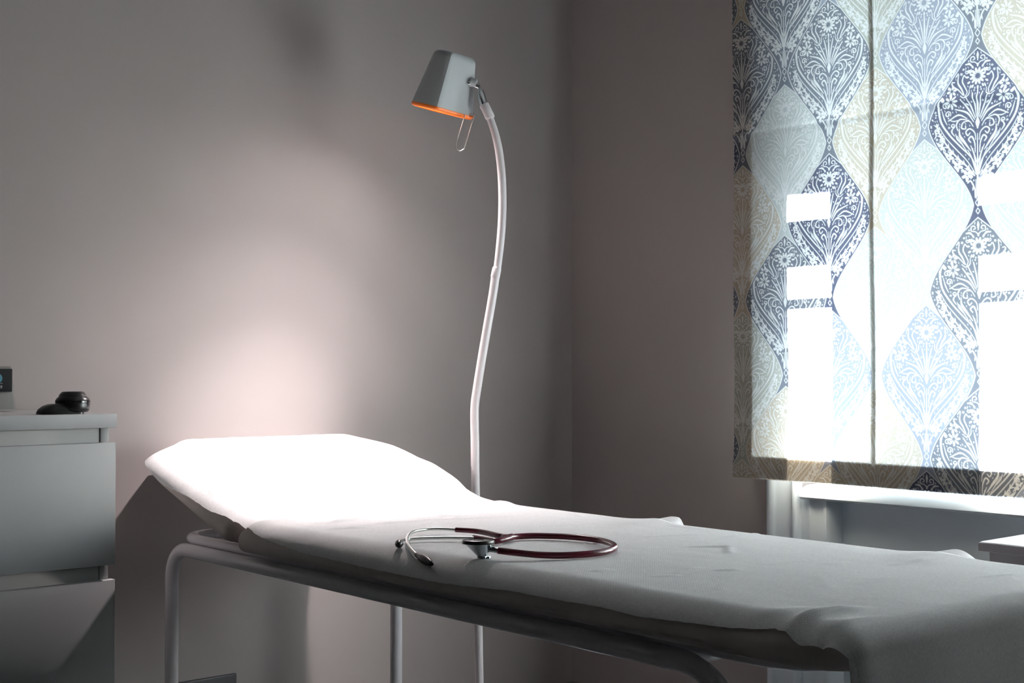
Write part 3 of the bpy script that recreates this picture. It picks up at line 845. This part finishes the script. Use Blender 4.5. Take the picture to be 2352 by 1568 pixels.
bm = bmesh.new()
lathe(bm, [(0, .004), (.031, .004), (.0360, .008), (.0374, .013), (.0374, .0300), (.0350, .0340), (.0296, .0395), (.0300, .0415), (.0255, .0470), (.0225, .0495), (0, .0500)], (0, 0, 0), (0, 0, 1), 56)
obj('body', bm, M['black'], pk)
bm = bmesh.new(); lathe(bm, [(.0374, .0250), (.0378, .0254), (.0378, .0292), (.0374, .0296)], (0, 0, 0), (0, 0, 1), 56)
obj('ring', bm, M['blackgloss'], pk)
bm = bmesh.new(); L = []
for z, g in ((0, .0), (.004, 0), (.011, .003), (.018, .010), (.0225, .020)):
    L.append([(x, y, z) for x, y in corner_rect(-.080 + g * 1.3, .015, -.030 + g * .5, .030 - g * .5, [.026 - g * .5, .01, .01, .026 - g * .5], 8)])
loft(bm, L); obj('sloping_foot', bm, M['black'], pk)
bm = bmesh.new(); lathe(bm, [(0, 0), (.0245, 0), (.0245, .005), (0, .005)], (0, 0, 0), (0, 0, 1), 40); obj('base_disc', bm, M['black'], pk)
pk.location = (1.307, 2.925, .953); pk.rotation_euler = (0, 0, 0)

# ------------------------------------------------------------------ wall socket
so = thing('wall_socket', 'dark grey double socket plate low on the back wall behind the couch leg', 'socket', (1.848, YW, .165))
bm = bmesh.new(); box(bm, -.106, .106, -.011, 0, -.055, .055, .004, 3); obj('plate', bm, M['socket'], so)
for x in (-.052, .052):
    bm = bmesh.new(); lathe(bm, [(0, 0), (.021, 0), (.020, .010), (.017, .013), (0, .014)], (x, -.0108, 0.012), (0, -1, 0), 36)
    obj('round_cover', bm, M['knob'], so)

# ------------------------------------------------------------------ lamp
LX, LY = 2.400, 2.817
lamp = thing('examination_lamp', 'tall examination lamp with grey shade, orange rim and white gooseneck behind the couch', 'lamp', (LX, LY, 0))
RT = Vector((math.cos(YAW), -math.sin(YAW), 0))       # the neck bends in this vertical plane
H0 = LX * math.cos(YAW) - LY * math.sin(YAW)
DH = .035                                              # the neck leans this far towards the room at its top
def lp(h, z, d=None):
    """a point of the lamp; the gooseneck leans out over the couch as it rises"""
    e = 0.0
    if d is None:
        u = min(max((z - .86) / (1.74 - .86), 0), 1); d = DH * u ** 1.25
    else: e = d; d = DH
    k = (3.69 + d) / 3.69
    return RT * ((h + H0) * k - H0) + Vector((0, 0, 1.05 + (z - 1.05) * k)) + Vector((math.sin(YAW), math.cos(YAW), 0)) * (d + e)
KH = (3.69 + DH) / 3.69
bm = bmesh.new()
for k in range(5):
    a = math.radians(72 * k + 20); d = Vector((math.cos(a), math.sin(a), 0))
    tube(bm, [d * .02 + Vector((0, 0, .075)), d * .14 + Vector((0, 0, .07)), d * .23 + Vector((0, 0, .055))], [.016, .013, .010], 12)
lathe(bm, [(0, .05), (.035, .05), (.035, .095), (.02, .11), (0, .11)], (0, 0, 0), (0, 0, 1), 32)
base = obj('base', bm, M['hose'], lamp)
for k in range(5):
    a = math.radians(72 * k + 20); d = Vector((math.cos(a), math.sin(a), 0)); t = Vector((-d.y, d.x, 0))
    bm = bmesh.new(); lathe(bm, [(0, -.009), (.018, -.009), (.022, -.005), (.022, .005), (.018, .009), (0, .009)], d * .23 + Vector((0, 0, .022)), t, 20)
    tube(bm, [d * .23 + Vector((0, 0, .04)), d * .23 + Vector((0, 0, .056))], .006, 10)
    obj('castor', bm, M['rubber'], base)

def path_lp(P): return [lp(h, z) for h, z in P]
bm = bmesh.new(); tube(bm, [lp(.008, .10)] + path_lp([(0.0030, 0.3568), (-0.0053, 0.7563), (-0.0061, .82)]), .0112, 24)
obj('pole', bm, M['hose'], lamp)
neck = spline(path_lp([(-0.0060, 0.79), (-0.0066, 0.85), (-0.0076, 0.9443), (-0.0006, 1.0030), (0.0124, 1.0852), (0.0265, 1.1675), (0.0406, 1.2497), (0.0500, 1.3144)]), 10)
bm = bmesh.new(); tube(bm, neck, .0118, 24); obj('lower_neck', bm, M['hose'], lamp)
bm = bmesh.new(); tube(bm, [lp(.0478, 1.3005), lp(.0482, 1.3035), lp(.0524, 1.3250), lp(.0530, 1.3290)], [.0119, .0128, .0124, .0112], 24); obj('neck_joint', bm, M['hose'], lamp)
P_ = spline(path_lp([(0.0505, 1.312), (0.0547, 1.3350), (0.0594, 1.3731), (0.0653, 1.4377), (0.0676, 1.5082), (0.0653, 1.5787), (0.0582, 1.6433), (0.0465, 1.6962), (0.0312, 1.7408)]), 10)
bm = bmesh.new(); tube(bm, P_, [.0100 + .0012 * math.sin(math.pi * i / len(P_)) for i in range(len(P_))], 24); obj('upper_neck', bm, M['hose'], lamp)
bm = bmesh.new(); tube(bm, path_lp([(0.0352, 1.7325), (0.0335, 1.7370), (0.0265, 1.7526), (0.0180, 1.7690), (0.0166, 1.7720)]), [.0112, .0134, .0132, .0136, .0120], 28); obj('collar', bm, M['hose'], lamp)
bm = bmesh.new(); tube(bm, path_lp([(0.0185, 1.7660), (0.0075, 1.8040), (0.0060, 1.8080)]), [.0108, .0108, .0090], 28)
for d_ in (-.0055, .0055): tube(bm, [lp(.0072, 1.8050, d_), lp(.0035, 1.8235, d_), lp(.0022, 1.8290, d_)], [.0038, .0038, .002], 12)
tube(bm, [lp(.0030, 1.8190, -.012), lp(.0030, 1.8190, .012)], .0042, 14)
tube(bm, [lp(.0030, 1.8190), lp(-.030, 1.8330)], .0060, 14)
obj('swivel_joint', bm, M['chrome'], lamp)
# shade: round body with a flat back plate, open below
FW = Vector((math.sin(YAW), math.cos(YAW), 0))
aa = (RT * -.244 + Vector((0, 0, -.965)) + FW * .14).normalized()
e1 = (RT * .97 + Vector((0, 0, -.244))); e1 = (e1 - aa * e1.dot(aa)).normalized(); e2 = aa.cross(e1)
if e2.dot(FW) < 0: e2 = -e2
def section(r, n=72):
    rr = []
    for k in range(n):
        th = -180 + 360 * k / n
        m_ = -46; v = r
        if -93 < th < 1: v = r * math.cos(math.radians(47)) / math.cos(math.radians(th - m_))
        rr.append(min(v, r))
    for _ in range(0): rr = [(rr[k - 1] + 2 * rr[k] + rr[(k + 1) % n]) / 4 for k in range(n)]
    return [(rr[k] * math.cos(math.radians(-180 + 360 * k / n)), rr[k] * math.sin(math.radians(-180 + 360 * k / n))) for k in range(n)]
ST, SB = lp(-.060, 1.9095), lp(-.0975, 1.7615)
SH = (SB - ST).length
aa2 = aa
def ring_at(d, r): return [ST + aa2 * d + e1 * x + e2 * y for x, y in section(r)]
rt_, rb_ = .0565 * KH, .0850 * KH
def rad(d): return rt_ + (rb_ - rt_) * d / SH
bm = bmesh.new(); L = []
for k in range(7):
    a = math.radians(90 * k / 6); f = .016
    L.append(ring_at(f * (1 - math.cos(a)), rad(f * (1 - math.cos(a))) - f + f * math.sin(a)))
for k in range(1, 13): L.append(ring_at(f + (SH - f) * k / 12, rad(f + (SH - f) * k / 12)))
for k in range(12, -1, -1): L.append(ring_at(.02 + (SH - .0202) * k / 12, rad(.02 + (SH - .0202) * k / 12) - .0028))
L[0] = ring_at(0.0, rad(0) - .016)
loft(bm, L); shade = obj('shade', bm, M['shade'], lamp, angle=32)
bm = bmesh.new()
prof = [(-.0005, .0), (.0035, .0008), (.0075, -.0008), (.0095, -.004), (.0075, -.0085), (.0030, -.0085), (-.0005, -.0045)]
loops = [ring_at(SH + d, rb_ + dr) for d, dr in prof]
n_ = len(loops[0]); V = [[bm.verts.new(p) for p in q] for q in loops]
for A, B in zip(V, V[1:] + V[:1]):
    for k in range(n_): bm.faces.new((A[k], A[(k + 1) % n_], B[(k + 1) % n_], B[k]))
ringo = obj('rim', bm, M['orange'], shade)
ringo['label'] = 'orange rim of the shade'
bm = bmesh.new()
tb = ST + aa2 * (SH + .001) + e1 * (rb_ - .006) - e2 * .004
tube(bm, [tb - e1 * .006, tb + e1 * .010], .0032, 10)
obj('tab', bm, M['orange'], ringo)
bm = bmesh.new()
BP = path_lp([(-0.0230, 1.7450), (-0.0125, 1.7450), (-0.0090, 1.7425), (-0.0090, 1.7380), (-0.0200, 1.7010), (-0.0346, 1.6551), (-0.0382, 1.6485), (-0.0464, 1.6445), (-0.0546, 1.6485), (-0.0581, 1.6590), (-0.0475, 1.6960), (-0.0358, 1.7338), (-.0350, 1.7440)])
BP = [p + e2 * -.012 for p in BP]
tube(bm, spline(BP, 5), .0013, 10)
obj('wire_handle', bm, M['wire'], shade)
bm = bmesh.new(); c_ = lp(-.0075, 1.8300); tube(bm, [c_ - e1 * .012, c_ + e1 * .0035, c_ + e1 * .005], [.0125, .0115, .009], 24)
obj('mount_plate', bm, M['shade'], shade)
# bulb inside and the light it gives
LPOS = ST + aa * (SH - .030)
bm = bmesh.new(); lathe(bm, [(0, 0), (.012, .004), (.022, .02), (.026, .035), (.022, .044), (.010, .049), (0, .050)], ST + aa * .035, aa, 28)
obj('bulb', bm, M['bulb'], lamp)
def spot(name, energy, size, blend, aim, r=.02):
    l = bpy.data.lights.new(name, 'SPOT'); o = bpy.data.objects.new(name, l); COL.objects.link(o); o.parent = lamp
    l.energy = energy; l.spot_size = math.radians(size); l.spot_blend = blend; l.shadow_soft_size = r; l.color = (1.0, .89, .885)
    o.location = LPOS + aa * .012
    o.rotation_euler = aim.to_track_quat('-Z', 'Y').to_euler()
aim = Vector((-.33, .05, -.95)).normalized()
aim3 = Vector((-.37, -.09, -.93)).normalized()
aim2 = Vector((-.42, .02, -.90)).normalized()
spot('reflector_beam', 100, 62, 1.0, aim, .02)
spot('reflector_edge', 36, 106, 1.0, aim3, .02)
spot('bulb_spill', 8, 165, 1.0, aim2, .03)

# ------------------------------------------------------------------ side table by the window
tbx, tby = 2.98, 1.36
tab = thing('side_table', 'small side table with white top and grey edge between couch and window', 'table', (tbx, tby, 0))
bm = bmesh.new(); box(bm, -.20, .20, -.20, .20, .652, .674, .004); obj('tabletop', bm, M['tabletop'], tab, angle=30)
bm = bmesh.new(); box(bm, -.202, -.199, -.201, .201, .653, .6715, .001); box(bm, -.202, .2, .199, .202, .653, .6715, .001); obj('edge_band', bm, M['tableedge'], tab, angle=30)
bm = bmesh.new(); box(bm, -.185, .19, -.185, .185, .58, .652, .002); obj('apron', bm, M['tableedge'], tab, angle=30)
for sx in (-1, 1):
    for sy in (-1, 1):
        bm = bmesh.new(); box(bm, sx * .175 - .015, sx * .175 + .015, sy * .175 - .015, sy * .175 + .015, 0, .60, .003); obj('leg', bm, M['tableedge'], tab, angle=30)
